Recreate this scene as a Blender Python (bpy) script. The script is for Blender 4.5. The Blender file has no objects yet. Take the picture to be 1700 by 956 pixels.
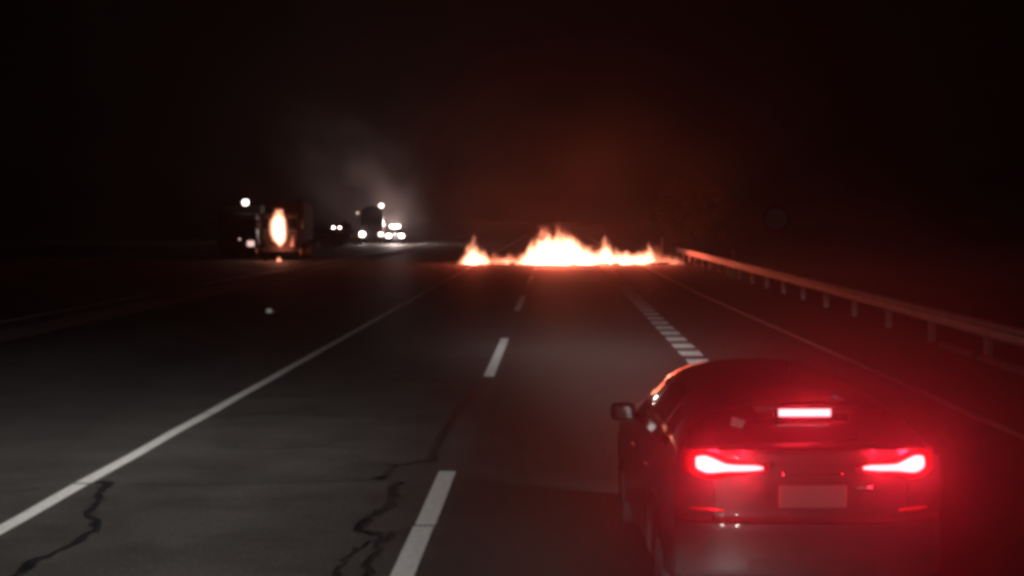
import bpy, bmesh, math, random
from mathutils import Vector, Matrix, Euler, noise
random.seed(7)
R = math.radians
S = bpy.context.scene
COL = S.collection

# ------------------------------------------------------------------ camera
CAM_H = 2.6
F = 2400.0                      # focal length in photo pixels (1700 wide)
cam_d = bpy.data.cameras.new('camera'); cam = bpy.data.objects.new('camera', cam_d); COL.objects.link(cam)
cam.location = (0, 0, CAM_H)
cam.rotation_euler = (R(90 - 2.743), 0, R(1.766))
cam_d.sensor_width = 36.0; cam_d.lens = 36.0 * F / 1700.0
cam_d.clip_start = 0.1; cam_d.clip_end = 5000
S.camera = cam
CM = cam.rotation_euler.to_matrix()

# ------------------------------------------------------------------ night sky and moon
SKY_STRENGTH = 0.0003
w = bpy.data.worlds.new('World'); S.world = w; w.use_nodes = True
nt = w.node_tree; nt.nodes.clear()
wo = nt.nodes.new('ShaderNodeOutputWorld'); wb = nt.nodes.new('ShaderNodeBackground')
sk = nt.nodes.new('ShaderNodeTexSky'); sk.sky_type = 'NISHITA'; sk.sun_disc = False
sk.sun_elevation = R(-4); sk.sun_rotation = R(200)
wb.inputs['Strength'].default_value = SKY_STRENGTH
nt.links.new(sk.outputs[0], wb.inputs[0]); nt.links.new(wb.outputs[0], wo.inputs[0])
sd = bpy.data.lights.new('moon', 'SUN'); so = bpy.data.objects.new('moon', sd); COL.objects.link(so)
sd.energy = 0.001; sd.angle = R(0.5); sd.color = (0.9, 0.93, 1.0); so.rotation_euler = (R(50), 0, R(160))

S.view_settings.view_transform = 'Standard'; S.view_settings.look = 'None'
S.view_settings.exposure = 0.0; S.view_settings.gamma = 1.0; S.view_settings.use_curve_mapping = False
c = S.cycles
c.filter_width = 4.0            # the photograph is a soft phone video still
c.use_denoising = True
c.max_bounces = 5; c.diffuse_bounces = 2; c.glossy_bounces = 3; c.volume_bounces = 0; c.transmission_bounces = 3
c.sample_clamp_indirect = 3.0
c.volume_step_rate = 1.0; c.volume_max_steps = 128

# ------------------------------------------------------------------ pixel helpers (direction only)
def ray(x, y): return CM @ Vector(((x - 850) / F, -(y - 478) / F, -1.0))
def gnd(x, y, z=0.0):
    d = ray(x, y); t = (z - CAM_H) / d.z; return Vector((d.x * t, d.y * t, z))
def at(x, y, Y):
    d = ray(x, y); t = Y / d.y; return Vector((d.x * t, Y, CAM_H + d.z * t))

# ------------------------------------------------------------------ materials
def mat(name, col, rough=0.6, metal=0.0, spec=0.5, coat=0.0, noise_amt=0.0, noise_scale=5.0, bump=0.0, bump_scale=60.0, emis=None, estr=0.0, trans=0.0):
    m = bpy.data.materials.new(name); m.use_nodes = True
    n = m.node_tree.nodes; l = m.node_tree.links; b = n['Principled BSDF']
    b.inputs['Base Color'].default_value = (*col, 1); b.inputs['Roughness'].default_value = rough
    b.inputs['Metallic'].default_value = metal; b.inputs['Specular IOR Level'].default_value = spec
    b.inputs['Coat Weight'].default_value = coat; b.inputs['Coat Roughness'].default_value = 0.06
    b.inputs['Transmission Weight'].default_value = trans
    if emis: b.inputs['Emission Color'].default_value = (*emis, 1); b.inputs['Emission Strength'].default_value = estr
    if noise_amt or bump:
        tc = n.new('ShaderNodeTexCoord')
    if noise_amt:
        a = n.new('ShaderNodeTexNoise'); a.inputs['Scale'].default_value = noise_scale; a.inputs['Detail'].default_value = 6
        l.new(tc.outputs['Object'], a.inputs['Vector'])
        r = n.new('ShaderNodeValToRGB'); r.color_ramp.elements[0].position = 0.3; r.color_ramp.elements[1].position = 0.7
        r.color_ramp.elements[0].color = (*[v * (1 - noise_amt) for v in col], 1)
        r.color_ramp.elements[1].color = (*[min(1, v * (1 + noise_amt)) for v in col], 1)
        l.new(a.outputs['Fac'], r.inputs[0]); l.new(r.outputs[0], b.inputs['Base Color'])
    if bump:
        a2 = n.new('ShaderNodeTexNoise'); a2.inputs['Scale'].default_value = bump_scale; a2.inputs['Detail'].default_value = 3
        l.new(tc.outputs['Object'], a2.inputs['Vector'])
        bp = n.new('ShaderNodeBump'); bp.inputs['Strength'].default_value = bump; bp.inputs['Distance'].default_value = 0.01
        l.new(a2.outputs['Fac'], bp.inputs['Height']); l.new(bp.outputs[0], b.inputs['Normal'])
    return m

def emit(name, col, s):
    m = bpy.data.materials.new(name); m.use_nodes = True
    n = m.node_tree.nodes; n.remove(n['Principled BSDF'])
    e = n.new('ShaderNodeEmission'); e.inputs[0].default_value = (*col, 1); e.inputs[1].default_value = s
    m.node_tree.links.new(e.outputs[0], n['Material Output'].inputs['Surface']); return m

def flame_mat(name, col, s, wob=0.55, soft=0.25, zexp=1.25):
    """glowing gas: emission volume only; densest on the flame's axis, ragged and thinning outwards (unit flame: radius 1, height 1)"""
    m = bpy.data.materials.new(name); m.use_nodes = True
    n = m.node_tree.nodes; l = m.node_tree.links; n.remove(n['Principled BSDF'])
    def N(t, op=None):
        q = n.new(t)
        if op: q.operation = op
        return q
    tc = N('ShaderNodeTexCoord'); oi = N('ShaderNodeObjectInfo')
    ge = N('ShaderNodeNewGeometry'); mp = N('ShaderNodeMapping'); mp.inputs['Scale'].default_value = (1, 1, .6)
    l.new(ge.outputs['Position'], mp.inputs[0])
    a = N('ShaderNodeTexNoise'); a.inputs['Scale'].default_value = 1.9; a.inputs['Detail'].default_value = 4; a.inputs['Roughness'].default_value = .6
    l.new(mp.outputs[0], a.inputs['Vector'])
    sub = N('ShaderNodeVectorMath', 'SUBTRACT'); l.new(a.outputs['Color'], sub.inputs[0]); sub.inputs[1].default_value = (.5, .5, .5)
    sp0 = N('ShaderNodeSeparateXYZ'); l.new(tc.outputs['Object'], sp0.inputs[0])
    amp = N('ShaderNodeMath', 'MULTIPLY_ADD'); l.new(sp0.outputs['Z'], amp.inputs[0]); amp.inputs[1].default_value = wob * 2.2; amp.inputs[2].default_value = wob * .5
    sc_ = N('ShaderNodeVectorMath', 'SCALE'); l.new(sub.outputs[0], sc_.inputs[0]); l.new(amp.outputs[0], sc_.inputs['Scale'])
    ad = N('ShaderNodeVectorMath', 'ADD'); l.new(tc.outputs['Object'], ad.inputs[0]); l.new(sc_.outputs[0], ad.inputs[1])
    sp = N('ShaderNodeSeparateXYZ'); l.new(ad.outputs[0], sp.inputs[0])
    cx = N('ShaderNodeCombineXYZ'); l.new(sp.outputs['X'], cx.inputs[0]); l.new(sp.outputs['Y'], cx.inputs[1])
    ln = N('ShaderNodeVectorMath', 'LENGTH'); l.new(cx.outputs[0], ln.inputs[0])
    zz = N('ShaderNodeMath', 'ABSOLUTE'); l.new(sp.outputs['Z'], zz.inputs[0])
    zp = N('ShaderNodeMath', 'POWER'); l.new(zz.outputs[0], zp.inputs[0]); zp.inputs[1].default_value = zexp
    rr = N('ShaderNodeMath', 'ADD'); l.new(ln.outputs['Value'], rr.inputs[0]); l.new(zp.outputs[0], rr.inputs[1])
    r = N('ShaderNodeMapRange'); r.interpolation_type = 'SMOOTHSTEP'; r.inputs[1].default_value = soft; r.inputs[2].default_value = 1.0
    r.inputs[3].default_value = 1.0; r.inputs[4].default_value = 0.0; l.new(rr.outputs[0], r.inputs[0])
    pw = N('ShaderNodeMath', 'POWER'); l.new(r.outputs[0], pw.inputs[0]); pw.inputs[1].default_value = 1.6
    mu = N('ShaderNodeMath', 'MULTIPLY'); mu.inputs[1].default_value = s; l.new(pw.outputs[0], mu.inputs[0])
    e = N('ShaderNodeEmission'); e.inputs[0].default_value = (*col, 1); l.new(mu.outputs[0], e.inputs[1])
    l.new(e.outputs[0], n['Material Output'].inputs['Volume'])
    m.cycles.volume_step_rate = 0.5
    return m

def smoke_mat(name, col, dens, scale, lo, hi, aniso=0.3):
    """drifting smoke: noise density that thins to nothing at the hull (hull lives in a unit-sphere object space)"""
    m = bpy.data.materials.new(name); m.use_nodes = True
    n = m.node_tree.nodes; l = m.node_tree.links; n.remove(n['Principled BSDF'])
    tc = n.new('ShaderNodeTexCoord'); a = n.new('ShaderNodeTexNoise')
    a.inputs['Scale'].default_value = scale; a.inputs['Detail'].default_value = 4
    l.new(tc.outputs['Object'], a.inputs['Vector'])
    r = n.new('ShaderNodeMapRange'); r.inputs[1].default_value = lo; r.inputs[2].default_value = hi
    l.new(a.outputs['Fac'], r.inputs[0])
    ln = n.new('ShaderNodeVectorMath'); ln.operation = 'LENGTH'; l.new(tc.outputs['Object'], ln.inputs[0])
    f = n.new('ShaderNodeMapRange'); f.inputs[1].default_value = 0.25; f.inputs[2].default_value = 1.0
    f.inputs[3].default_value = 1.0; f.inputs[4].default_value = 0.0; f.interpolation_type = 'SMOOTHSTEP'
    l.new(ln.outputs['Value'], f.inputs[0])
    mu = n.new('ShaderNodeMath'); mu.operation = 'MULTIPLY'; l.new(r.outputs[0], mu.inputs[0]); l.new(f.outputs[0], mu.inputs[1])
    m2 = n.new('ShaderNodeMath'); m2.operation = 'MULTIPLY'; m2.inputs[1].default_value = dens; l.new(mu.outputs[0], m2.inputs[0])
    v = n.new('ShaderNodeVolumePrincipled'); v.inputs['Color'].default_value = (*col, 1)
    v.inputs['Anisotropy'].default_value = aniso
    l.new(m2.outputs[0], v.inputs['Density']); l.new(v.outputs[0], n['Material Output'].inputs['Volume']); return m

M = {}
M['paint_white'] = mat('road_paint', (0.86, 0.85, 0.82), 0.7, noise_amt=0.16, noise_scale=16, bump=0.3, bump_scale=80)
M['tar'] = mat('tar', (0.012, 0.012, 0.013), 0.45)
M['galv'] = mat('galvanised_steel', (0.45, 0.44, 0.44), 0.6, 0.25, noise_amt=0.2, noise_scale=3)
M['concrete'] = mat('concrete', (0.30, 0.29, 0.27), 0.9, noise_amt=0.25, noise_scale=6, bump=0.4)
M['silver'] = mat('grey_car_paint', (0.055, 0.052, 0.055), 0.38, 0.3, coat=0.7)
M['black_plastic'] = mat('black_plastic', (0.02, 0.02, 0.022), 0.5, bump=0.1, bump_scale=200)
M['glass'] = mat('tinted_glass', (0.006, 0.006, 0.008), 0.04, 0, 0.6)
M['chrome'] = mat('chrome', (0.75, 0.75, 0.77), 0.15, 1.0)
M['rubber'] = mat('rubber', (0.018, 0.018, 0.018), 0.85, noise_amt=0.2, noise_scale=20)
M['alloy'] = mat('alloy', (0.45, 0.45, 0.47), 0.3, 0.9)
M['lens_red'] = mat('red_lens', (0.25, 0.008, 0.012), 0.15, coat=1.0)
M['reflector'] = mat('red_reflector', (0.3, 0.05, 0.05), 0.2, coat=1.0)
M['plate'] = mat('number_plate', (0.22, 0.22, 0.21), 0.5, noise_amt=0.05)
M['brake'] = emit('brake_lamp_glow', (1.0, 0.30, 0.34), 4.0)
M['head'] = emit('headlamp_glow', (1.0, 0.78, 0.68), 30.0)
M['head_dim'] = emit('dim_lamp_glow', (1.0, 0.66, 0.58), 1.0)
M['marker'] = emit('marker_lamp_glow', (1.0, 0.8, 0.72), 6.0)
M['truck_dark'] = mat('dark_truck_paint', (0.02, 0.02, 0.022), 0.4, noise_amt=0.2, noise_scale=3)
M['truck_box'] = mat('dirty_box_body', (0.035, 0.032, 0.03), 0.6, noise_amt=0.3, noise_scale=2)
M['charred'] = mat('charred_metal', (0.02, 0.016, 0.014), 0.8, noise_amt=0.5, noise_scale=5, bump=0.4)
M['bark'] = mat('bark', (0.07, 0.05, 0.035), 0.9, noise_amt=0.3, noise_scale=12, bump=0.5)
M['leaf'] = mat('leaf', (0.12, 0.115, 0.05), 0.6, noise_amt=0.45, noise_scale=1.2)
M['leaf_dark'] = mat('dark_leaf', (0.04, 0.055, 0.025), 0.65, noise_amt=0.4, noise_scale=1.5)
M['sign_white'] = mat('sign_sheeting', (0.8, 0.8, 0.8), 0.5, noise_amt=0.1, noise_scale=3)
M['sign_red'] = mat('sign_red_border', (0.32, 0.03, 0.03), 0.5)
M['stud_white'] = mat('white_reflector', (0.8, 0.8, 0.72), 0.35)
M['flame'] = flame_mat('flame_gas', (1.0, 0.32, 0.175), 23.0, wob=.46, soft=.05)
M['flame_oval'] = flame_mat('upright_flame_gas', (1.0, 0.34, 0.20), 20.0, wob=.75, soft=.1, zexp=2.4)
M['flame_low'] = flame_mat('thin_flame_gas', (1.0, 0.24, 0.13), 2.8)
M['flame_wisp'] = flame_mat('wispy_flame_gas', (1.0, 0.20, 0.10), 1.7, soft=0.0)

def asphalt(name, seam):
    m = bpy.data.materials.new(name); m.use_nodes = True
    n = m.node_tree.nodes; l = m.node_tree.links; b = n['Principled BSDF']
    tc = n.new('ShaderNodeTexCoord')
    fine = n.new('ShaderNodeTexNoise'); fine.inputs['Scale'].default_value = 26; fine.inputs['Detail'].default_value = 8; fine.inputs['Roughness'].default_value = .72
    big = n.new('ShaderNodeTexNoise'); big.inputs['Scale'].default_value = 0.35; big.inputs['Detail'].default_value = 6
    mp = n.new('ShaderNodeMapping'); mp.inputs['Scale'].default_value = (1.0, 0.12, 1.0)       # wear drawn out along the lanes
    l.new(tc.outputs['Object'], fine.inputs['Vector']); l.new(tc.outputs['Object'], mp.inputs[0]); l.new(mp.outputs[0], big.inputs['Vector'])
    r1 = n.new('ShaderNodeValToRGB'); r1.color_ramp.elements[0].color = (0.030, 0.028, 0.027, 1); r1.color_ramp.elements[1].color = (0.086, 0.079, 0.073, 1)
    r1.color_ramp.elements[0].position = 0.3; r1.color_ramp.elements[1].position = 0.7
    l.new(big.outputs['Fac'], r1.inputs[0])
    r2 = n.new('ShaderNodeValToRGB'); r2.color_ramp.elements[0].color = (0.45, 0.45, 0.45, 1); r2.color_ramp.elements[1].color = (1.45, 1.45, 1.45, 1)
    r2.color_ramp.elements[0].position = 0.38; r2.color_ramp.elements[1].position = 0.62
    l.new(fine.outputs['Fac'], r2.inputs[0])
    mx = n.new('ShaderNodeMix'); mx.data_type = 'RGBA'; mx.blend_type = 'MULTIPLY'; mx.inputs[0].default_value = 1
    l.new(r1.outputs[0], mx.inputs[6]); l.new(r2.outputs[0], mx.inputs[7])
    out = mx.outputs[2]
    pat = n.new('ShaderNodeTexNoise'); pat.inputs['Scale'].default_value = 1.1; pat.inputs['Detail'].default_value = 5; pat.inputs['Roughness'].default_value = .65
    l.new(tc.outputs['Object'], pat.inputs['Vector'])
    r3 = n.new('ShaderNodeValToRGB'); r3.color_ramp.elements[0].color = (0.66, 0.64, 0.62, 1); r3.color_ramp.elements[1].color = (1.12, 1.12, 1.12, 1)
    r3.color_ramp.elements[0].position = 0.36; r3.color_ramp.elements[1].position = 0.60
    l.new(pat.outputs['Fac'], r3.inputs[0])
    m3 = n.new('ShaderNodeMix'); m3.data_type = 'RGBA'; m3.blend_type = 'MULTIPLY'; m3.inputs[0].default_value = 1
    l.new(out, m3.inputs[6]); l.new(r3.outputs[0], m3.inputs[7]); out = m3.outputs[2]
    if seam:      # the right lane: darker colour from the centre seam on
        sp = n.new('ShaderNodeSeparateXYZ'); l.new(tc.outputs['Object'], sp.inputs[0])
        mr = n.new('ShaderNodeMapRange'); mr.inputs[1].default_value = -1.06; mr.inputs[2].default_value = -0.9
        mr.inputs[3].default_value = 1.0; mr.inputs[4].default_value = 0.55
        l.new(sp.outputs['X'], mr.inputs[0])
        m2 = n.new('ShaderNodeMix'); m2.data_type = 'RGBA'; m2.blend_type = 'MULTIPLY'; m2.inputs[0].default_value = 1
        l.new(out, m2.inputs[6]); l.new(mr.outputs[0], m2.inputs[7]); out = m2.outputs[2]
    l.new(out, b.inputs['Base Color'])
    b.inputs['Roughness'].default_value = 0.66; b.inputs['Specular IOR Level'].default_value = 0.4
    bp = n.new('ShaderNodeBump'); bp.inputs['Strength'].default_value = 0.5; bp.inputs['Distance'].default_value = 0.012
    l.new(fine.outputs['Fac'], bp.inputs['Height']); l.new(bp.outputs[0], b.inputs['Normal'])
    return m
M['asphalt'] = asphalt('asphalt', True); M['asphalt_far'] = asphalt('asphalt_far', False)
M['soil'] = mat('dry_soil_and_grass', (0.055, 0.048, 0.03), 0.95, noise_amt=0.5, noise_scale=0.6, bump=0.8, bump_scale=6)

# ------------------------------------------------------------------ mesh helpers
def tag(o, label=None, cat=None, group=None, kind=None):
    if label: o['label'] = label
    if cat: o['category'] = cat
    if group: o['group'] = group
    if kind: o['kind'] = kind
    return o
def link(name, me, m, parent=None, smooth=False):
    if m is not None: me.materials.append(m)
    o = bpy.data.objects.new(name, me); COL.objects.link(o)
    if parent: o.parent = parent
    if smooth:
        for p in me.polygons: p.use_smooth = True
    return o
def obj(name, bm, m, parent=None, smooth=False):
    bmesh.ops.recalc_face_normals(bm, faces=bm.faces)
    me = bpy.data.meshes.new(name); bm.to_mesh(me); bm.free()
    return link(name, me, m, parent, smooth)
def pyd(name, vs, fs, m, parent=None, smooth=False):
    me = bpy.data.meshes.new(name); me.from_pydata([tuple(v) for v in vs], [], fs); me.update()
    return link(name, me, m, parent, smooth)
def thing(name, label, cat, loc=(0, 0, 0), rz=0.0, group=None):
    o = bpy.data.objects.new(name, None); COL.objects.link(o); o.location = loc; o.rotation_euler = (0, 0, rz)
    o.empty_display_size = 0.3
    return tag(o, label, cat, group)
def box(bm, c, s, bev=0.0, seg=2, rot=None):
    r = bmesh.ops.create_cube(bm, size=1.0); v = r['verts']
    bmesh.ops.scale(bm, verts=v, vec=s)
    if bev:
        es = list({e for q in v for e in q.link_edges})
        rr = bmesh.ops.bevel(bm, geom=es, offset=bev, segments=seg, profile=0.5, affect='EDGES')
        v = list({q for f in rr['faces'] for q in f.verts} | {q for q in v if q.is_valid})
    if rot: bmesh.ops.rotate(bm, verts=v, cent=(0, 0, 0), matrix=rot)
    bmesh.ops.translate(bm, verts=v, vec=c)
    return v
def tube(bm, a, b, r0, r1=None, n=10, caps=True):
    a, b = Vector(a), Vector(b); r1 = r0 if r1 is None else r1
    d = (b - a); q = d.to_track_quat('Z', 'Y'); A, B = [], []
    for i in range(n):
        t = 2 * math.pi * i / n; u = q @ Vector((math.cos(t), math.sin(t), 0))
        A.append(bm.verts.new(a + u * r0)); B.append(bm.verts.new(b + u * r1))
    for i in range(n): bm.faces.new((A[i], A[(i + 1) % n], B[(i + 1) % n], B[i]))
    if caps: bm.faces.new(A[::-1]); bm.faces.new(B)
def bx(name, c, s, m, parent, bev=0.0, seg=2, smooth=False):
    bm = bmesh.new(); box(bm, c, s, bev, seg); return obj(name, bm, m, parent, smooth)
def lamp(parent, loc, col, power, rad=0.05, name='lamp_light', spec=1.0):
    d = bpy.data.lights.new(name, 'POINT'); d.color = col; d.specular_factor = spec; d.energy = power; d.shadow_soft_size = rad
    o = bpy.data.objects.new(name, d); COL.objects.link(o); o.parent = parent; o.location = loc; return o
def wheel(parent, loc, r, wd, side, rimmat, spokes=5, simple=False):
    """axle along x; side = +1 outer face towards +x"""
    def lathe(prof, n=28):
        vs, fs = [], []
        for i in range(n):
            t = 2 * math.pi * i / n
            for (x, rr) in prof: vs.append((x * side, rr * math.cos(t), rr * math.sin(t)))
        k = len(prof)
        for i in range(n):
            for j in range(k - 1):
                a, b = i * k + j, ((i + 1) % n) * k + j; fs.append((a, b, b + 1, a + 1))
        return vs, fs
    e = bpy.data.objects.new('wheel', None); COL.objects.link(e); e.parent = parent; e.location = loc; e.empty_display_size = 0.1
    h = wd / 2
    vs, fs = lathe([(-h, r * .62), (-h, r * .93), (-h * .8, r), (h * .8, r), (h, r * .93), (h, r * .62)]); pyd('tyre', vs, fs, M['rubber'], e, True)
    vs, fs = lathe([(h * .9, r * .64), (h * .75, r * .60), (h * .2, r * .56), (h * .15, 0.0)]); pyd('rim', vs, fs, rimmat if simple else M['black_plastic'], e, True)
    if not simple:
        bm = bmesh.new()
        for k in range(spokes):
            v = box(bm, (0, 0, r * .32), (h * .35, r * .16, r * .56), 0.006, 1)
            bmesh.ops.rotate(bm, verts=v, cent=(0, 0, 0), matrix=Matrix.Rotation(2 * math.pi * k / spokes, 3, 'X'))
        bmesh.ops.translate(bm, verts=bm.verts, vec=(h * .62 * side, 0, 0))
        tube(bm, (h * .45 * side, 0, 0), (h * .85 * side, 0, 0), r * .14)
        obj('spokes', bm, rimmat, e)
    return e

HEAD_W = 52000.0
def dipped_beam(name, parent, loc, aim, power, az0, azw, spill=0.012):
    """a headlamp's light: cut off just below the horizontal, strongest right under the cut-off"""
    d = bpy.data.lights.new(name, 'SPOT'); o = bpy.data.objects.new(name, d); COL.objects.link(o); o.parent = parent
    o.location = loc; d.spot_size = R(110); d.spot_blend = .3; d.shadow_soft_size = .06
    d.energy = power; d.color = (1.0, .96, .94)
    o.rotation_euler = aim.to_track_quat('-Z', 'Y').to_euler()
    d.use_nodes = True; n = d.node_tree.nodes; l = d.node_tree.links; e = n['Emission']
    ge = n.new('ShaderNodeNewGeometry'); sp = n.new('ShaderNodeSeparateXYZ'); l.new(ge.outputs['Incoming'], sp.inputs[0])
    def mth(op, a, b=None):
        q = n.new('ShaderNodeMath'); q.operation = op
        for i_, v_ in enumerate((a, b)):
            if v_ is None: continue
            if isinstance(v_, (int, float)): q.inputs[i_].default_value = v_
            else: l.new(v_, q.inputs[i_])
        return q.outputs[0]
    dep = mth('MULTIPLY', sp.outputs['Z'], -1.0)                                 # sine of the angle below the horizontal
    mr = n.new('ShaderNodeMapRange'); mr.interpolation_type = 'SMOOTHSTEP'; mr.inputs[1].default_value = .007; mr.inputs[2].default_value = .052; l.new(dep, mr.inputs[0])
    fall = mth('MINIMUM', 1.0, mth('POWER', mth('DIVIDE', .045, mth('MAXIMUM', dep, .001)), 3.3))
    az = mth('DIVIDE', mth('ADD', sp.outputs['X'], -az0), azw)
    ga = mth('EXPONENT', mth('MULTIPLY', mth('MULTIPLY', az, az), -1.0))
    l.new(mth('ADD', mth('MULTIPLY', mth('MULTIPLY', mr.outputs[0], fall), ga), spill), e.inputs['Strength'])
    return o

# ================================================================== THE SETTING
def sheet(name, x0, x1, y0, y1, z, m, nx=1, ny=1, parent=None):
    vs = [(x0 + (x1 - x0) * i / nx, y0 + (y1 - y0) * j / ny, z) for j in range(ny + 1) for i in range(nx + 1)]
    fs = [(j * (nx + 1) + i, j * (nx + 1) + i + 1, (j + 1) * (nx + 1) + i + 1, (j + 1) * (nx + 1) + i) for j in range(ny) for i in range(nx)]
    return pyd(name, vs, fs, m, parent)
g = sheet('ground', -500, 500, -60, 1500, -0.012, M['soil'], 4, 4); tag(g, kind='structure')
road = sheet('road', -11.5, 8.6, -40, 1200, 0.0, M['asphalt'], 1, 1); tag(road, kind='structure')
far_road = sheet('opposite_road', -27.0, -13.0, -40, 1200, -0.006, M['asphalt_far']); tag(far_road, kind='structure')

# painted markings, each stripe its own piece of the road
def stripe(name, pts, width, z=0.004, m='paint_white', parent=road, worn=0.0):
    vs, fs = [], []
    n = len(pts)
    for i, p in enumerate(pts):
        a = pts[max(i - 1, 0)]; b = pts[min(i + 1, n - 1)]
        d = Vector((b[0] - a[0], b[1] - a[1])).normalized(); nx, ny = d.y, -d.x
        ww = width if not isinstance(width, (list, tuple)) else width[i]
        ww *= 1 + worn * random.uniform(-1, 1)
        vs += [(p[0] - nx * ww / 2, p[1] - ny * ww / 2, z), (p[0] + nx * ww / 2, p[1] + ny * ww / 2, z)]
    fs = [(2 * i, 2 * i + 1, 2 * i + 3, 2 * i + 2) for i in range(n - 1)]
    return pyd(name, vs, fs, M[m], parent)
yb = [-5, gnd(130, 803).y - .02]
jA, jB = gnd(128, 803).y, gnd(333, 686).y        # the two places where a crack cuts the left edge line
for a, b in ((-5, jA - .03), (jA + .03, jB - .02), (jB + .02, 500)):
    k = max(2, int((min(b, 90) - a) / 1.5))
    ys = [a + (min(b, 90) - a) * i / k for i in range(k + 1)] + ([b] if b > 90 else [])
    stripe('edge_line', [(-4.65 + .008 * math.sin(y * 1.7), y) for y in ys], 0.16, worn=0.04)
cut = gnd(712, 873).y
for k in range(0, 18):
    y0 = 6.7 + 17 * k; y1 = y0 + 7.7
    if k == 0:
        stripe('lane_dash', [(-1.125, y0), (-1.12, cut - .025)], 0.175); stripe('lane_dash', [(-1.112, cut + .02), (-1.118, 14.75)], 0.175)
    else:
        stripe('lane_dash', [(-1.12 + .004 * math.sin(k), y0), (-1.12, y1)], 0.175)
for k in range(0, 95):
    y0 = 6.0 + 1.65 * k; xx = 2.585
    stripe('block_mark', [(xx, y0), (xx, y0 + .98)], 0.42)
pts = []
for y in range(-4, 200, 3):
    x = 5.62 if y < 14 else (5.62 - (y - 14) * (0.69 / 36) if y < 50 else 4.93 - (y - 50) * .004)
    pts.append((x, y))
stripe('edge_line', pts, 0.13, worn=0.06)
for xx in (-14.0, -26.0): stripe('edge_line', [(xx, -10), (xx, 400)], 0.15, z=-0.002, parent=far_road)

# tar-filled cracks traced on the road surface
def crack(px, w0, jit=0.035, sub=7):
    w0 *= .85
    P = [gnd(*p) for p in px]; out = []; ws = []
    for a, b in zip(P[:-1], P[1:]):
        for i in range(sub):
            t = i / sub; p = a.lerp(b, t); out.append((p.x + random.uniform(-jit, jit), p.y + random.uniform(-jit, jit) * 2))
            ws.append(w0 * random.uniform(0.35, 1.55))
    out.append((P[-1].x, P[-1].y)); ws.append(w0 * .4)
    return stripe('crack', out, ws, z=0.0025, m='tar')
crack([(790, 640), (783, 652), (765, 673), (755, 692), (742, 706), (733, 724), (722, 745), (719, 764)], 0.10)
crack([(732, 762), (691, 770), (652, 775), (642, 792), (620, 797)], 0.11)
crack([(672, 801), (655, 806), (652, 817), (657, 831), (636, 849), (612, 862), (592, 877), (604, 884), (623, 890)], 0.095)
crack([(604, 884), (640, 886), (664, 884), (700, 873), (717, 876)], 0.035)
crack([(640, 888), (600, 908), (579, 922), (566, 940), (560, 962)], 0.05)
crack([(650, 886), (632, 903), (618, 925), (612, 945), (609, 965)], 0.07)
crack([(128, 803), (160, 802), (184, 802), (166, 820), (160, 838), (140, 853), (160, 865), (156, 884), (128, 901), (98, 915), (64, 931), (42, 944), (20, 965)], 0.085)
crack([(184, 802), (260, 806), (350, 806), (450, 803), (560, 800), (642, 794)], 0.022)
crack([(333, 686), (420, 689), (520, 688), (600, 690), (700, 686)], 0.05)
crack([(110, 806), (60, 812), (0, 822), (-80, 830)], 0.018)
crack([(380, 742), (440, 745), (520, 741), (600, 744)], 0.025)

# low concrete kerb at the foot of the guard rail
kb = thing('kerb', 'low pale concrete kerb along the foot of the guard rail', 'kerb', (7.8, 10, 0))
bm = bmesh.new(); box(bm, (0, 8.4, 0.05), (0.16, 16.8, 0.12), 0.02); obj('kerb_stone', bm, M['concrete'], kb)
bm = bmesh.new(); box(bm, (0.01, 18.4, 0.05), (0.16, 2.0, 0.11), 0.02); obj('kerb_stone', bm, M['concrete'], kb)
bm = bmesh.new(); box(bm, (0, -10, 0.05), (0.16, 19.6, 0.12), 0.02); obj('kerb_stone', bm, M['concrete'], kb)

# ================================================================== GUARD RAIL
gr = thing('guard_rail', 'long galvanised steel guard rail on posts along the right shoulder', 'guard rail', (7.86, 0, 0))
prof = [(0.0, .755), (-.03, .75), (-.085, .705), (-.085, .67), (-.02, .61), (-.02, .57), (-.085, .51), (-.085, .475), (-.03, .43), (0.0, .425)]
def beam(y0, y1):
    vs = [(x, y, z) for y in (y0, y1) for x, z in prof]; k = len(prof)
    vs += [(x + .006, y, z) for y in (y0, y1) for x, z in prof]
    fs = [(i, i + 1, k + i + 1, k + i) for i in range(k - 1)] + [(2 * k + i, 3 * k + i, 3 * k + i + 1, 2 * k + i + 1) for i in range(k - 1)]
    return pyd('beam', vs, fs, M['galv'], gr, True)
ys = [26.8 + 4.0 * k for k in range(-7, 17)]
for i, y in enumerate(ys):
    bm = bmesh.new(); box(bm, (.09, y, .33), (.13, .14, .80), .012, 1); box(bm, (.02, y, .59), (.05, .09, .2), .006, 1)
    tube(bm, (-.03, y, .59), (.03, y, .59), .018, n=6)
    o = obj('post', bm, M['galv'], gr)
    o.rotation_euler = (0, R(random.uniform(-1.2, 1.2)), 0)
    beam(y - .006 * (i % 2), y + 4.02)
for y in (64.8, 108.8):
    t = thing('delineator', ['slim reflector post standing up from the guard rail by the round sign', 'slim reflector post standing beyond the fire past the guard rail end'][y > 100], 'delineator', (7.93, y + .3, 0))
    bm = bmesh.new(); box(bm, (0, 0, .62), (.14, .04, 1.26), .015, 1); obj('post', bm, M['stud_white'], t)
    bm = bmesh.new(); box(bm, (0, -.025, 1.13), (.09, .02, .16), .008, 1); obj('reflector', bm, M['sign_white'], t)

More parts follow.
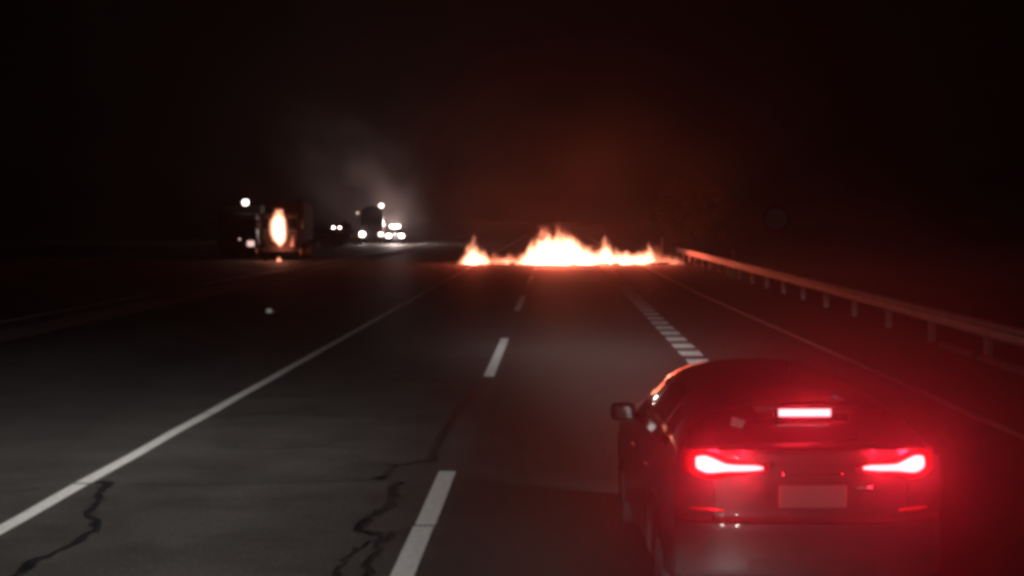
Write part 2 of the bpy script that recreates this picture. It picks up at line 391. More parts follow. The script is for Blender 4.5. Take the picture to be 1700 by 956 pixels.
# ================================================================== ROAD SIGN, ROAD STUD
t = thing('road_sign', 'round road sign with a darker rim on a thin steel pole behind the guard rail', 'road sign', (at(1288, 400, 60).x, 60, -0.06))
bm = bmesh.new(); tube(bm, (0, .05, 0), (0, .05, 3.1), .035); obj('pole', bm, M['galv'], t, True)
def disc(r0, r1, y, yb, n=40):
    bm = bmesh.new(); A = []
    for rr, yy in ((r0, y), (r1, y), (r1, yb), (r0, yb)):
        if rr <= 0: rr = .001
        A.append([bm.verts.new((rr * math.cos(2 * math.pi * i / n), yy, rr * math.sin(2 * math.pi * i / n) + 2.66)) for i in range(n)])
    for a in range(4):
        for i in range(n): bm.faces.new((A[a][i], A[a][(i + 1) % n], A[(a + 1) % 4][(i + 1) % n], A[(a + 1) % 4][i]))
    return bm
obj('sign_face', disc(0, .46, 0, .012), M['sign_white'], t); obj('sign_rim', disc(.455, .57, -.004, .02), M['sign_red'], t)
for zz in (2.4, 2.9):
    bm = bmesh.new(); box(bm, (0, .03, zz), (.3, .03, .05)); obj('bracket', bm, M['galv'], t)

p = gnd(448, 520)
t = thing('road_stud', 'small pale reflector lying on the dark paved shoulder', 'reflector', (p.x, p.y, 0))
bm = bmesh.new(); box(bm, (0, 0, .05), (.26, .22, .10), .03, 2); obj('stud_base', bm, M['black_plastic'], t)
bm = bmesh.new(); box(bm, (0, -.10, .08), (.16, .03, .12), .01, 1, ); obj('stud_lens', bm, M['stud_white'], t)

# ================================================================== CAR
car = thing('car', 'dark hatchback car seen from behind with its brake lights glowing red', 'car', (1.585, 8.9, 0), R(2.6))
def cr(P, t):                     # Catmull-Rom through a list of tuples, t in [0, len-1]
    n = len(P) - 1; i = min(int(t), n - 1); f = t - i
    p0, p1, p2, p3 = P[max(i - 1, 0)], P[i], P[i + 1], P[min(i + 2, n)]
    return tuple(0.5 * ((2 * b) + (-a + d) * f + (2 * a - 5 * b + 4 * d - e) * f * f + (-a + 3 * b - 3 * d + e) * f ** 3) for a, b, d, e in zip(p0, p1, p2, p3))
#        y    half-w belt-z belt-x top-z roofx
ST = [(0.14, .845, 1.10, .80, 1.175, .64), (0.24, .865, 1.10, .80, 1.270, .61), (0.40, .875, 1.095, .80, 1.410, .58), (0.62, .885, 1.09, .80, 1.490, .57),
      (1.05, .890, 1.075, .80, 1.535, .56), (1.50, .892, 1.06, .80, 1.552, .56), (2.00, .892, 1.045, .80, 1.550, .56),
      (2.45, .890, 1.03, .79, 1.500, .56), (2.85, .890, 1.02, .78, 1.340, .60), (3.25, .885, 1.00, .77, 1.100, .64),
      (3.70, .870, .95, .76, 1.020, .60), (4.05, .830, .86, .72, .930, .55), (4.28, .750, .74, .62, .790, .45), (4.36, .66, .66, .5, .70, .36)]
def section(y):
    t = 0.0
    for i in range(len(ST) - 1):
        if ST[i][0] <= y <= ST[i + 1][0]: t = i + (y - ST[i][0]) / (ST[i + 1][0] - ST[i][0])
    if y > ST[-1][0]: t = len(ST) - 1
    _, hw, zb, xb, zt, xr = cr(ST, t)
    dz = max(zt - zb, 0.02); g_ = min(1, dz / .45)
    lo = .20 + (.06 if y < .4 else 0) + max(0, (y - 4.0)) * .25
    return [(0, lo), (.62 * hw, lo), (.95 * hw, lo + .05), (.985 * hw, .45), (hw, .66), (.99 * hw, .86 if zb > .95 else .9 * zb), (xb + .03, zb),
            (xb - .07 * g_ , zb + .40 * dz), (xr, zb + .78 * dz), (xr * .55, zb + .95 * dz), (0, zt)]
NU, SUB = 11, 6
ygrid = [0.14 + (4.36 - .14) * i / 140 for i in range(141)]
def snap(v): return min(range(141), key=lambda i: abs(ygrid[i] - v))
AX = (.80, 3.45); WR = .335
grid = []
for y in ygrid:
    sec = section(y); row = []
    for k in range((NU - 1) * SUB + 1):
        x, z = cr(sec, k / SUB)
        x = max(0.0, x)
        row.append([x, y, z])
    grid.append(row)
NK = (NU - 1) * SUB + 1
for row in grid:                  # wheel wells
    for k, v in enumerate(row):
        for a in AX:
            dy, dz = v[1] - a, v[2] - WR
            d = math.hypot(dy, dz)
            if d < .40 and v[0] > .45 and v[2] < .9: v[0] = .56
            elif d < .44 and v[0] > .8 and v[2] < .9: v[0] += .014
def part_of(y, u):
    if u < 2: return 'underbody'
    if u < 2.5: return 'sill'
    if u < 6:
        for a in AX:
            pass
        if 1.98 <= y < 3.02: return 'front_door'
        if 1.10 <= y < 1.95: return 'rear_door'
        return 'body_shell'
    if u < 7.9:
        if 2.03 <= y < 2.86: return 'front_side_window'
        if 1.12 <= y < 1.94: return 'rear_side_window'
        if .66 <= y < 1.06 and u < 7.4: return 'quarter_window'
        if u > 7.2 and .17 <= y < .42: return 'rear_window'
        if u > 7.3 and 2.52 <= y < 3.26: return 'windscreen'
        return 'body_shell' if y < 3.3 else 'bonnet'
    if .17 <= y < .42: return 'rear_window'
    if y < .17: return 'boot_lid'
    if y < .62: return 'rear_spoiler'
    if y < 2.5: return 'roof'
    if y < 3.26: return 'windscreen'
    return 'bonnet'
buck = {}
for i in range(140):
    ym = (ygrid[i] + ygrid[i + 1]) / 2
    for k in range(NK - 1):
        u = (k + .5) / SUB; pt = part_of(ym, u)
        for sgn in (-1, 1):
            key = pt if pt in ('underbody', 'body_shell', 'rear_window', 'boot_lid', 'rear_spoiler', 'roof', 'windscreen', 'bonnet') else (pt, sgn)
            d = buck.setdefault(key, ({}, [], []))
            idx = []
            for (a, b) in ((i, k), (i + 1, k), (i + 1, k + 1), (i, k + 1)):
                kk = (a, b, sgn if grid[a][b][0] > 1e-5 else 0)
                if kk not in d[0]:
                    d[0][kk] = len(d[1]); x, y, z = grid[a][b]; d[1].append((x * sgn, y, z))
                idx.append(d[0][kk])
            idx = list(dict.fromkeys(idx))
            if len(idx) >= 3: d[2].append(tuple(idx if sgn > 0 else idx[::-1]))
PM = {'underbody': 'black_plastic', 'sill': 'silver', 'rear_window': 'glass', 'windscreen': 'glass', 'front_side_window': 'glass', 'rear_side_window': 'glass', 'quarter_window': 'glass'}
parts = {}
def components(vs, fs):
    par = list(range(len(vs)))
    def find(a):
        while par[a] != a: par[a] = par[par[a]]; a = par[a]
        return a
    for f in fs:
        for b in f[1:]: par[find(b)] = find(f[0])
    out = {}
    for f in fs: out.setdefault(find(f[0]), []).append(f)
    for ff in out.values():
        ids = sorted({i for f in ff for i in f}); mp = {a: b for b, a in enumerate(ids)}
        yield [vs[i] for i in ids], [tuple(mp[i] for i in f) for f in ff]
for key, (_, vs0, fs0) in buck.items():
  for vs, fs in components(vs0, fs0):
    nm = key if isinstance(key, str) else key[0]
    if nm == 'body_shell': nm = 'body_panel'
    o = pyd(nm, vs, fs, M[PM.get(nm, 'silver')], car, True); parts[key] = o
# nose cap
sec = [(x, z) for x, y, z in grid[-1]]
vs = [(x, 4.36, z) for x, z in sec] + [(-x, 4.36, z) for x, z in reversed(sec)]
pyd('front_bumper', [(x, y + .001, z) for x, y, z in vs], [tuple(range(len(vs)))], M['silver'], car)
# rear fascia: one surface function shared by bumper, boot panel, lamps, plate
def fy(x, z):
    a = min(1.0, abs(x) / .86)
    y = .0 + .17 * a ** 5 + .03 * a ** 2
    s = min(1, max(0, (z - .70) / .06)); y += .022 * s * s * (3 - 2 * s)         # the boot panel stands back from the bumper
    s = min(1, max(0, (z - 1.05) / .14)); y += .03 * s
    s = min(1, max(0, (.42 - z) / .2)); y += .10 * s * s
    y -= .02 * math.exp(-((z - 1.165) / .02) ** 2)
    return y
def half_w(z): return .845 - max(0, .40 - z) * .25 - max(0, z - 1.05) * .35
def fascia(name, x0, x1, z0, z1, m, off=0.0, nx=None, nz=None, parent=car, thick=0.0, clip=True):
    nx = nx or max(2, int((x1 - x0) / .04)); nz = nz or max(2, int((z1 - z0) / .025)); vs = []; fs = []
    for j in range(nz + 1):
        z = z0 + (z1 - z0) * j / nz
        for i in range(nx + 1):
            x = x0 + (x1 - x0) * i / nx
            if clip: h = half_w(z); x = max(-h, min(h, x))
            vs.append((x, fy(x, z) - off, z))
    fs = [(j * (nx + 1) + i, j * (nx + 1) + i + 1, (j + 1) * (nx + 1) + i + 1, (j + 1) * (nx + 1) + i) for j in range(nz) for i in range(nx)]
    o = pyd(name, vs, fs, m, parent, True)
    if thick:
        md = o.modifiers.new('s', 'SOLIDIFY'); md.thickness = thick; md.offset = -1 if False else 0
    return o
fascia('rear_bumper', -.86, .86, .36, .715, M['silver'], 0.0)
fascia('bumper_skirt', -.86, .86, .21, .352, M['black_plastic'], 0.0)
fascia('tailgate', -.60, .60, .722, 1.168, M['silver'])
for s in (-1, 1):
    fascia('rear_quarter', min(s * .606, s * .86), max(s * .606, s * .86), .722, 1.168, M['silver'])
def strip(name, prof, m, off, parent=car, s=1, sub=5):
    """prof: (x, z_low, z_high) along the fascia; a raised lens with rounded edge"""
    vs, fs = [], []; cols = []
    P = prof
    n = (len(P) - 1) * sub
    for i in range(n + 1):
        x, a, b = cr(P, min(i / sub, len(P) - 1)); col = []
        for t, o in ((0, 0.0), (.08, .7), (.3, 1), (.7, 1), (.92, .7), (1, 0.0)):
            z = a + (b - a) * t; e = 1 if 0 < i < n else 0
            col.append(len(vs)); vs.append((s * x, fy(x, z) - off * o * e - .001 * (1 if off > .004 else 3), z))
        cols.append(col)
    for A, B in zip(cols[:-1], cols[1:]):
        for j in range(5): fs.append((A[j], B[j], B[j + 1], A[j + 1]))
    return pyd(name, vs, fs, m, parent, True)
RED = (1.0, 0.012, 0.032)
for s in (-1, 1):
    tl = strip('tail_lamp', [(.265, 1.035, 1.085), (.36, 1.02, 1.095), (.50, 1.005, 1.11), (.60, .985, 1.15), (.70, .985, 1.165), (.80, 1.01, 1.165)], M['lens_red'], .018, s=s)
    strip('brake_light', [(.305, 1.055, 1.070), (.36, 1.046, 1.080), (.44, 1.040, 1.082), (.53, 1.036, 1.088), (.60, 1.024, 1.118), (.655, 1.020, 1.138), (.70, 1.040, 1.130), (.715, 1.06, 1.115)], M['brake'], .030, parent=tl, s=s)
    lamp(car, (s * .64, fy(.64, 1.07) - .055, 1.08), RED, 24.0, .05, 'brake_lamp_light', 0.0)
    lamp(car, (s * .42, fy(.42, 1.06) - .055, 1.06), RED, 10.0, .04, 'brake_lamp_light', 0.0)
    strip('bumper_reflector', [(.54, .782, .796), (.60, .778, .802), (.68, .778, .804), (.75, .785, .800)], M['reflector'], .008, s=s)
    wheel(car, (s * .765, AX[0], WR), WR, .215, s, M['alloy']); wheel(car, (s * .765, AX[1], WR), WR, .215, s, M['alloy'])
    # door mirror
    mi = bpy.data.objects.new('door_mirror', None); COL.objects.link(mi); mi.parent = car; mi.location = (s * .93, 2.68, 1.06); mi.empty_display_size = .1
    bm = bmesh.new(); box(bm, (0, 0, 0), (.20, .12, .14), .045, 3); obj('mirror_shell', bm, M['black_plastic'], mi, True)
    bm = bmesh.new(); box(bm, (0, -.061, 0), (.15, .006, .10), .003, 1); obj('mirror_glass', bm, M['glass'], mi)
    bm = bmesh.new(); tube(bm, (-s * .14, .02, -.05), (-s * .02, 0, -.03), .025, .03, 8); obj('mirror_stalk', bm, M['black_plastic'], mi, True)
    for yy in (1.22, 2.12):
        bm = bmesh.new(); box(bm, (s * .897, yy + .02, .87), (.03, .17, .028), .012, 2); obj('door_handle', bm, M['silver'], car, True)
for s in (-1, 1):
    bm = bmesh.new(); box(bm, (s * .60, 4.20, .70), (.30, .24, .13), .05, 3); hl = obj('headlight', bm, M['glass'], car, True)
    bm = bmesh.new(); box(bm, (s * .60, 4.325, .70), (.14, .02, .07), .01, 1); obj('bulb', bm, M['head'], hl)
    dipped_beam('headlight_beam', car, (s * .60, 4.42, .70), Vector((0, 1, -.2)), 66000, -.03, .14, .0003)
# tailgate hardware
strip('chrome_strip', [(-.19, 1.015, 1.03), (-.1, 1.012, 1.038), (0, 1.01, 1.04), (.1, 1.012, 1.038), (.19, 1.015, 1.03)], M['chrome'], .022)
fascia('plate_recess', -.30, .30, .80, .985, M['black_plastic'], .004)
bm = bmesh.new(); box(bm, (0, fy(0, .88) - .012, .885), (.42, .012, .14), .004, 1); obj('number_plate', bm, M['plate'], car)
bm = bmesh.new(); box(bm, (.32, fy(.3, .9) - .005, .93), (.10, .006, .025), .002, 1); obj('badge', bm, M['chrome'], car)
fascia('bumper_slot', -.40, .40, .40, .50, M['black_plastic'], .004)
def glass_pt(x, y):                # point on the rear glass
    sec = section(y); best = None
    for k in range(7 * SUB, NK):
        xx, z = cr(sec, k / SUB)
        if best is None or abs(xx - abs(x)) < best[0]: best = (abs(xx - abs(x)), z)
    return best[1]
zc = 1.372
bm = bmesh.new(); box(bm, (0, .385, zc + .022), (.62, .20, .055), .02, 2); box(bm, (0, .32, zc), (.37, .10, .075), .015, 2); hb = obj('high_brake_lamp', bm, M['black_plastic'], car, True)
bm = bmesh.new(); box(bm, (0, .266, zc), (.33, .012, .046), .005, 2); obj('brake_light', bm, M['brake'], hb, True)
ad_ = bpy.data.lights.new('brake_lamp_light', 'AREA'); ad_.shape = 'RECTANGLE'; ad_.size = .32; ad_.size_y = .04; ad_.energy = 6.0; ad_.color = RED
ao_ = bpy.data.objects.new('brake_lamp_light', ad_); COL.objects.link(ao_); ao_.parent = car; ao_.location = (0, .255, zc); ao_.rotation_euler = (R(-90), 0, 0)
bm = bmesh.new(); tube(bm, (.0, .10, 1.185), (.30, .14, 1.23), .010, .006, 6); obj('wiper', bm, M['black_plastic'], car)
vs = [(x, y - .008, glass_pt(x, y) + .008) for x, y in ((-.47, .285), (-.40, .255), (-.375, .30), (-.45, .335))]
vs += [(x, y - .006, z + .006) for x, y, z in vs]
pyd('window_glint', vs, [(0, 1, 2, 3), (4, 7, 6, 5), (0, 4, 5, 1), (1, 5, 6, 2), (2, 6, 7, 3), (3, 7, 4, 0)], M['sign_white'], car)  # pale quad standing in for a glint on the rear glass
bm = bmesh.new(); tube(bm, (-.45, .03, .27), (-.45, .3, .27), .035, n=12); obj('exhaust_pipe', bm, M['chrome'], car, True)
bm = bmesh.new(); tube(bm, (0, .85, 1.50), (0, .75, 1.64), .012, .004, 6); obj('aerial', bm, M['black_plastic'], car)

# ================================================================== FIRES ON THE ROAD
def flame(parent, x, w, h, m, depth=None, z=0.0, y=0.0, seed=0, lean=0.0, tip=1.0, name='flame', low=0.0):
    """one tongue of burning gas: a teardrop hull in unit space, scaled to its size"""
    depth = depth or w * .8
    vs, fs = [], []; n, k = 18, 10
    for j in range(k + 1):
        t = j / k
        r = 1.12 if t < .35 else 1.12 * math.sqrt(max(0.0, 1 - ((t - .35) / .65) ** 2)) + .02
        for i in range(n):
            a = 2 * math.pi * i / n; vs.append((r * math.cos(a), r * math.sin(a), low + t * (1.08 - low)))
    for j in range(k):
        for i in range(n): fs.append((j * n + i, j * n + (i + 1) % n, (j + 1) * n + (i + 1) % n, (j + 1) * n + i))
    fs += [tuple(range(n))[::-1], tuple(k * n + i for i in range(n))]
    o = pyd(name, vs, fs, M[m], parent, True)
    o.location = (x, y, z); o.scale = (w * .66, depth * .66, h * 1.12); o.rotation_euler = (0, lean, 0)
    return o
FIRE = (1.0, 0.11, 0.055)
FY = 6240 / 75.0
def fx(px): return at(px, 438, FY).x
sc = 28.85
def fire(px_c, label, spec, lights):
    X = fx(px_c); t = thing('fire', label, 'fire', (X, FY, 0.0))
    for k in range(7):
        bm = bmesh.new(); xs = [q[0] for q in spec]; x = random.uniform(min(xs) - 6, max(xs) + 6); x = fx(x) - X
        box(bm, (x, random.uniform(-.2, .5), .05), (random.uniform(.3, .8), random.uniform(.3, .6), random.uniform(.08, .16)), .03, 1, Matrix.Rotation(random.uniform(0, 3), 3, 'Z'))
        obj('burning_debris', bm, M['charred'], t)
    for i, q in enumerate(spec):
        px, wp, hp, m = q[:4]; kw = q[4] if len(q) > 4 else {}
        flame(t, fx(px) - X, wp / sc, hp / sc, m, seed=px * .37 + i, depth=max(.5, min(1.6, wp / sc * .7)), **kw)
    for (px, z, pw) in lights: lamp(t, (fx(px) - X, -.1, z + .7), FIRE, pw, .8, 'flame_light', .5)
    return t
fire(786, 'small pointed fire burning at the left edge line beside a low strip of flame', [
    (783, 46, 34, 'flame'), (786, 30, 50, 'flame', dict(tip=1.3)), (800, 40, 26, 'flame'), (822, 44, 23, 'flame_low'), (846, 44, 21, 'flame_low'), (866, 36, 24, 'flame_low'), (838, 80, 12, 'flame_low')], [(786, .7, 450)])
fire(922, 'tallest broad white-hot fire in the middle of the road', [
    (905, 84, 60, 'flame', dict(tip=.7)), (930, 90, 62, 'flame', dict(tip=.7)), (952, 84, 50, 'flame', dict(tip=.8)), (908, 44, 69, 'flame'), (940, 44, 66, 'flame'), (884, 46, 40, 'flame', dict(tip=.7)), (972, 60, 34, 'flame', dict(tip=.8)), (900, 56, 78, 'flame_wisp', dict(tip=1.2)), (930, 60, 82, 'flame_wisp', dict(tip=1.2)), (955, 50, 64, 'flame_wisp', dict(tip=1.2)), (924, 26, 70, 'flame', dict(tip=1.3)), (896, 24, 62, 'flame', dict(tip=1.3)), (960, 26, 52, 'flame', dict(tip=1.3))], [(905, 1.0, 1150), (945, 1.0, 1150)])
fire(1006, 'narrow peaked fire burning on the broad block line in the road', [
    (1006, 34, 56, 'flame', dict(tip=1.4)), (1002, 56, 34, 'flame'), (1022, 44, 30, 'flame'), (986, 40, 24, 'flame'), (990, 34, 44, 'flame_wisp')], [(1006, .7, 650)])
fire(1062, 'low fire thinning out towards the guard rail', [
    (1040, 50, 26, 'flame'), (1062, 48, 30, 'flame'), (1078, 30, 36, 'flame'), (1092, 26, 22, 'flame_low'), (1106, 40, 18, 'flame_low'), (1122, 36, 16, 'flame_low'), (1108, 20, 34, 'flame_wisp', dict(lean=.3)), (1090, 40, 44, 'flame_wisp')], [(1060, .6, 500), (1105, .6, 200)])

# ================================================================== TRUCKS AND CARS ON THE OPPOSITE ROAD
def truck(name, label, loc, rz, cab='truck_dark', body='truck_box', box_len=9.0, box_h=3.9, dome=True, heads=(1, 1), tops=(), group=None, headm=('head', 'head')):
    """front faces local -y, origin on the ground under the bumper"""
    t = thing(name, label, 'truck', loc, rz, group)
    bm = bmesh.new(); v = box(bm, (0, 1.05, 1.95), (2.40, 2.0, 2.1), .18, 3)
    for q in bm.verts:
        if q.co.z > 1.9 and q.co.y < .6: q.co.y += (q.co.z - 1.9) * .16
    obj('cab', bm, M[cab], t, True)
    if dome:
        vs, fs = [], []; n = 14; kk = 8
        for j in range(kk + 1):
            y = .45 + 1.6 * j / kk; hh = .98 * math.sin(min(1, .18 + j / kk) * math.pi / 2)
            for i in range(n + 1):
                a = math.pi * i / n; vs.append((1.12 * math.cos(a), y, 2.94 + hh * max(0, math.sin(a)) ** .6))
        fs = [(j * (n + 1) + i, j * (n + 1) + i + 1, (j + 1) * (n + 1) + i + 1, (j + 1) * (n + 1) + i) for j in range(kk) for i in range(n)]
        fs += [tuple(range(n + 1)), tuple(kk * (n + 1) + i for i in range(n + 1))[::-1]]
        pyd('roof_fairing', vs, fs, M[cab], t, True)
    bm = bmesh.new(); box(bm, (0, .165, 2.35), (2.05, .05, .78), .02, 1, ); 
    bmesh.ops.rotate(bm, verts=bm.verts, cent=(0, .165, 2.35), matrix=Matrix.Rotation(R(-9), 3, 'X')); obj('windscreen', bm, M['glass'], t)
    bm = bmesh.new()
    for k in range(5): box(bm, (0, .03, 1.15 + .14 * k), (1.5, .05, .07), .01, 1)
    obj('grille', bm, M['black_plastic'], t)
    bx('bumper', (0, .08, .70), (2.45, .34, .46), M[cab], t, .07)
    bx('chassis', (0, 1.2 + (box_len + 1.2) / 2 * .98, .92), (.9, box_len + 2.2, .22), M['black_plastic'], t, .02)
    for i, s in enumerate((-1, 1)):
        bm = bmesh.new(); box(bm, (s * .96, -.08, .99), (.46, .08, .38), .07, 2)
        obj('headlight', bm, M[headm[i]] if heads[i] else M['glass'], t, True)
        bm = bmesh.new(); box(bm, (s * 1.42, .25, 2.25), (.2, .1, .62), .04, 2); tube(bm, (s * 1.15, .35, 2.5), (s * 1.4, .27, 2.5), .02, n=6); obj('mirror', bm, M['black_plastic'], t, True)
        wheel(t, (s * 1.02, 1.15, .5), .5, .3, s, M['alloy'], simple=True)
        wheel(t, (s * 1.0, 1.6 + box_len * .55, .5), .5, .5, s, M['alloy'], simple=True)
        wheel(t, (s * 1.0, 2.3 + box_len * .78, .5), .5, .5, s, M['alloy'], simple=True)
    if box_len > 4:
     bm = bmesh.new(); box(bm, (0, 2.3 + box_len / 2, 1.15 + (box_h - 1.15) / 2), (2.5, box_len, box_h - 1.15), .05, 2); obj('cargo_box', bm, M[body], t)
    for (x, y, z, m, sz) in tops:
        bm = bmesh.new(); bmesh.ops.create_uvsphere(bm, u_segments=14, v_segments=8, radius=sz); bmesh.ops.scale(bm, verts=bm.verts, vec=(1, .6, .9)); bmesh.ops.translate(bm, verts=bm.verts, vec=(x, y, z)); obj('marker_light', bm, M[m], t, True)
    return t
# truck with domed fairing, headlights on
p = at(617, 400, 149)
T1 = truck('truck', 'dark lorry cab with rounded roof fairing and one big lit headlight', (p.x, 149, .0), R(5), box_len=3.2, box_h=4.0, headm=('head', 'marker'),
           tops=[(1.0, .40, 3.95, 'marker', .26), (-1.45, .3, 3.2, 'head_dim', .16)])
lamp(T1, (-.98, -.4, 1.0), (1, .85, .75), 60, .12, 'headlight_light')
# truck beside it with flames in front of the cab
p = at(465, 432, 90)
T2 = truck('truck', 'burning charred lorry with a tall flame across its cab', (p.x, 90, .0), R(4), cab='charred', body='charred', box_len=6, box_h=3.6, dome=False, heads=(0, 0))
f2 = thing('fire', 'tall upright flame burning on the cab of the charred lorry', 'fire', (p.x, 89.4, -.03))
flame(f2, 0.0, 1.05, 1.10, 'flame_oval', z=2.10, depth=1.0, low=-1.0); flame(f2, .12, .8, .7, 'flame_oval', z=1.55, depth=.8, low=-.95)
flame(f2, .84, .36, 1.05, 'flame_low', z=.9, depth=.5, seed=1.3, lean=.12); flame(f2, .3, 1.9, 1.6, 'flame_wisp', z=.6, depth=.25, seed=2.2, name='flame')
lamp(f2, (.2, -1.6, 1.5), (1, .07, .03), 14, .5, 'flame_light')
p3 = at(463, 430, 88.2)
f3 = thing('fire', 'tiny drip of fire on the asphalt below the burning lorry', 'fire', (p3.x, 88.2, -.03))
flame(f3, 0, .40, .38, 'flame', z=0.03, depth=.3, seed=9.1); flame(f3, .15, .22, .2, 'flame_low', z=0.03, depth=.2, seed=5.1)
# third truck, lights mostly out
p = at(392, 430, 93)
T3 = truck('truck', 'dark unlit lorry with a single bright lamp on its roof corner', (p.x, 93, .0), R(3), box_len=8, box_h=3.5, dome=False, heads=(1, 1), headm=('glass', 'head_dim'),
           tops=[(at(405, 337, 92.7).x - p.x, .15, 3.65, 'marker', .22), (.25, -.08, 1.28, 'head_dim', .07)])
bm = bmesh.new(); box(bm, (at(405, 337, 92.7).x - p.x, .22, 3.3), (.06, .06, .62)); obj('lamp_bracket', bm, M['black_plastic'], T3)

def small_vehicle(name, label, cat, loc, rz, headm, pickup=False):
    t = thing(name, label, cat, loc, rz)
    bm = bmesh.new(); box(bm, (0, 2.2, .72), (1.78, 4.4, .62), .16, 3); obj('body', bm, M['truck_dark'], t, True)
    bm = bmesh.new(); box(bm, (0, 2.3 if not pickup else 2.0, 1.28), (1.5, 2.2 if not pickup else 1.6, .66), .2, 3)
    for q in bm.verts:
        if q.co.z > 1.3: q.co.y = 2.2 + (q.co.y - 2.2) * .78
    obj('cabin', bm, M['glass'], t, True)
    bx('roof', (0, 2.2, 1.62), (1.25, 1.2, .05), M['truck_dark'], t, .02)
    bx('bumper', (0, .03, .48), (1.74, .2, .22), M['black_plastic'], t, .05)
    bx('grille', (0, -.01, .74), (.9, .04, .16), M['black_plastic'], t, .02)
    if pickup:
        for s in (-1, 1): bx('bed_side', (s * .84, 3.7, 1.13), (.08, 1.7, .34), M['truck_dark'], t, .02)
    for s in (-1, 1):
        bm = bmesh.new(); box(bm, (s * .68, -.02, .82), (.42, .12, .30), .06, 2); obj('headlight', bm, M[headm], t, True)
        for yy in (.8, 3.5): wheel(t, (s * .8, yy, .34), .34, .22, s, M['alloy'], simple=True)
    return t
p = at(656, 405, 150.5)
P1 = small_vehicle('pickup', 'pickup with dazzling white headlights beside the domed lorry', 'pickup', (p.x, 150.5, .0), R(2), 'head', True)
lamp(P1, (0, -.5, .85), (1, .90, .86), 120, .3, 'headlight_light')
bm = bmesh.new(); box(bm, (-.15, 1.9, 1.80), (1.0, .2, .22), .05, 2); obj('roof_light_bar', bm, M['head'], P1)
lamp(P1, (-.15, 1.9, 2.2), (1, .76, .71), 2300, .2, 'light_bar_light')
p = at(559, 376, 300)
V2 = small_vehicle('distant_car', 'far-off car with two small close-set headlights beyond the bushes', 'car', (p.x, 300, -.06), R(4), 'head')

# ================================================================== TREES AND BUSHES
def tree(name, label, loc, h, cw, m, n_leaf=2600, trunk_h=None, narrow=False, cat='tree', leaf=.16):
    t = thing(name, label, cat, loc)
    rnd = random.Random(int(abs(loc[0]) * 100) + int(loc[1]))
    th = trunk_h or h * .35
    bm = bmesh.new(); tube(bm, (0, 0, -.1), (.06, .03, th), .05 * h * .45, .03 * h * .45, 8); limbs = []
    for k in range(7):
        a = rnd.uniform(0, 6.28); z0 = th * rnd.uniform(.75, 1.0); L = cw * rnd.uniform(.22, .38)
        e = Vector((math.cos(a) * L, math.sin(a) * L, z0 + (h - z0) * rnd.uniform(.4, .8))); tube(bm, (0.05, 0.02, z0), e, .018 * h * .4, .004 * h, 6); limbs.append(e)
    tube(bm, (.05, .02, th * .95), (.1, .1, h * .9), .022 * h * .5, .006 * h, 6)
    obj('trunk', bm, M['bark'], t, True)
    clumps = []
    for k in range(26 if not narrow else 16):
        a = rnd.uniform(0, 6.28); zz = rnd.random(); r = math.sqrt(rnd.random()) * cw / 2 * (math.sin(math.pi * min(1, .15 + zz * .85)) ** .6 if not narrow else (1 - zz * .8))
        clumps.append((Vector((r * math.cos(a), r * math.sin(a), th * .7 + (h - th * .7) * zz * .95)), rnd.uniform(.12, .24) * cw))
    vs, fs = [], []
    for i in range(n_leaf):
        cc, rr = clumps[rnd.randrange(len(clumps))]
        d = Vector((rnd.gauss(0, 1), rnd.gauss(0, 1), rnd.gauss(0, .8))).normalized() * rr * rnd.random() ** .5
        p = cc + d; q = Euler((rnd.uniform(0, 6), rnd.uniform(0, 6), rnd.uniform(0, 6))).to_matrix(); s = leaf * rnd.uniform(.6, 1.4)
        b = len(vs); vs += [p + q @ Vector(u) * s for u in ((-.5, 0, 0), (0, -.3, .05), (.5, 0, 0), (0, .3, .05))]; fs.append((b, b + 1, b + 2, b + 3))
    pyd('crown', vs, fs, M[m], t)
    return t
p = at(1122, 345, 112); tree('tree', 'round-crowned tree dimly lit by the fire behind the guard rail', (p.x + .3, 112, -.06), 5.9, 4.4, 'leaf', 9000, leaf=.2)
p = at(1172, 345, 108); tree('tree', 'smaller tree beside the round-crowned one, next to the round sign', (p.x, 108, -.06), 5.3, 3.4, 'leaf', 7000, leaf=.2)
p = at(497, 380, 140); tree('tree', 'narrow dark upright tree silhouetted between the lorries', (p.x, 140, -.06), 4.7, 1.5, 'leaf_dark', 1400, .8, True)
for px, Y, h, cw, lb in ((535, 130, 1.9, 2.6, 'dark rounded bush between the narrow tree and the domed lorry'), (553, 128, 1.4, 2.2, 'lowest dark bush just below the far-off headlights'), (573, 132, 2.2, 2.4, 'dark bush right beside the domed lorry'),
                         (515, 126, 1.5, 2.4, 'dark bush at the foot of the narrow upright tree')):
    p = at(px, 400, Y); tree('bush', lb, (p.x, Y, -.01), h, cw, 'leaf_dark', 900, .3, False, 'bush', .18)

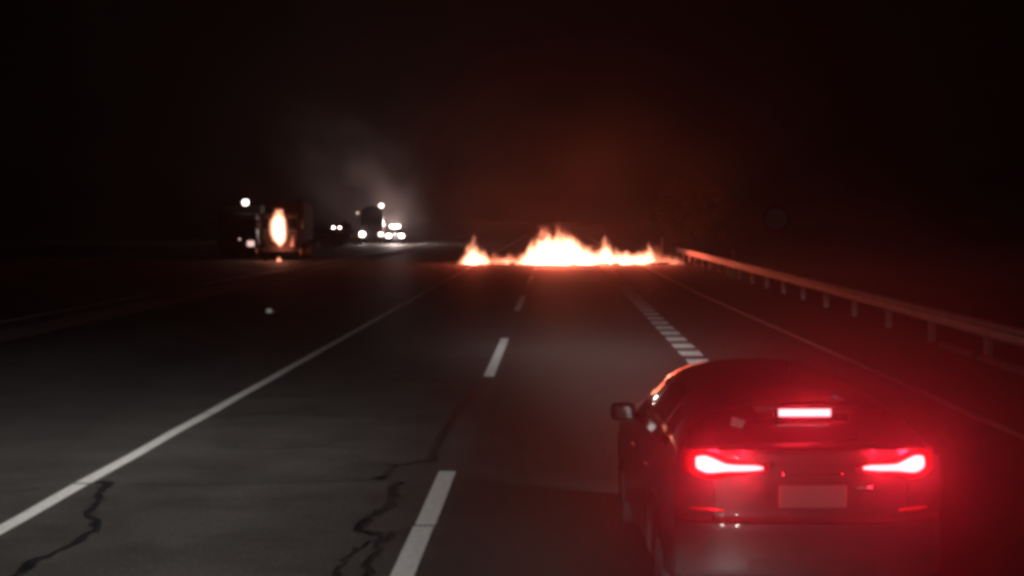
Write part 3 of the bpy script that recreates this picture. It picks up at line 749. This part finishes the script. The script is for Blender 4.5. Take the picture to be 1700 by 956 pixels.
# ================================================================== HEADLIGHTS OF THE VEHICLE THE PICTURE WAS TAKEN FROM
dipped_beam('own_headlight', None, (-.85, .9, .72), Vector((-.15, 1, -.3)), HEAD_W, -.28, .24, .003)
dipped_beam('own_headlight', None, (.85, .9, .72), Vector((-.15, 1, -.3)), HEAD_W, -.36, .20, .003)

# ================================================================== SMOKE AND HAZE
def smoke(name, label, loc, scl, rot, m):
    bm = bmesh.new(); bmesh.ops.create_icosphere(bm, subdivisions=3, radius=1.0)
    o = obj(name, bm, m, None, True); o.location = loc; o.scale = scl; o.rotation_euler = rot
    return tag(o, label, 'smoke', kind='stuff')
smoke('smoke', 'reddish smoke drifting up above the fire on the road', (0.8, 90, 5.0), (16, 7, 9.5), (0, 0, 0), smoke_mat('fire_smoke', (.6, .48, .45), .055, 2.6, .36, .72))
p = at(575, 285, 156)
smoke('smoke', 'pale plume of smoke lit white above the lorries', (p.x, 157, p.z), (13.5, 7, 8.0), (0, R(38), 0), smoke_mat('pale_smoke', (.72, .62, .59), .11, 3.4, .38, .66))
p = at(733, 305, 128)
smoke('smoke', 'dark bank of smoke between the lorries and the fire', (p.x, 128, p.z), (3.4, 3, 7.5), (0, R(-8), 0), smoke_mat('dark_smoke', (.10, .06, .05), .40, 1.6, .2, .7))
smoke('glare_veil', 'added veil of air spreading the red brake glare around the car', (1.45, 9.2, 1.0), (2.9, 4.6, 2.1), (0, 0, 0), smoke_mat('glare_veil_air', (.9, .88, .88), .085, 1.2, .1, .6, .68))  # added volume that imitates the glare round the brake lamps

bm = bmesh.new(); box(bm, (0, 720, 16.5), (1010, 1570, 35)); hz = obj('haze', bm, None); tag(hz, kind='stuff')
hm = bpy.data.materials.new('haze_air'); hm.use_nodes = True
n = hm.node_tree.nodes; n.remove(n['Principled BSDF']); v = n.new('ShaderNodeVolumePrincipled')
v.inputs['Color'].default_value = (.85, .85, .87, 1); v.inputs['Density'].default_value = 0.00075; v.inputs['Anisotropy'].default_value = 0.62
hm.node_tree.links.new(v.outputs[0], n['Material Output'].inputs['Volume']); hz.data.materials.append(hm)
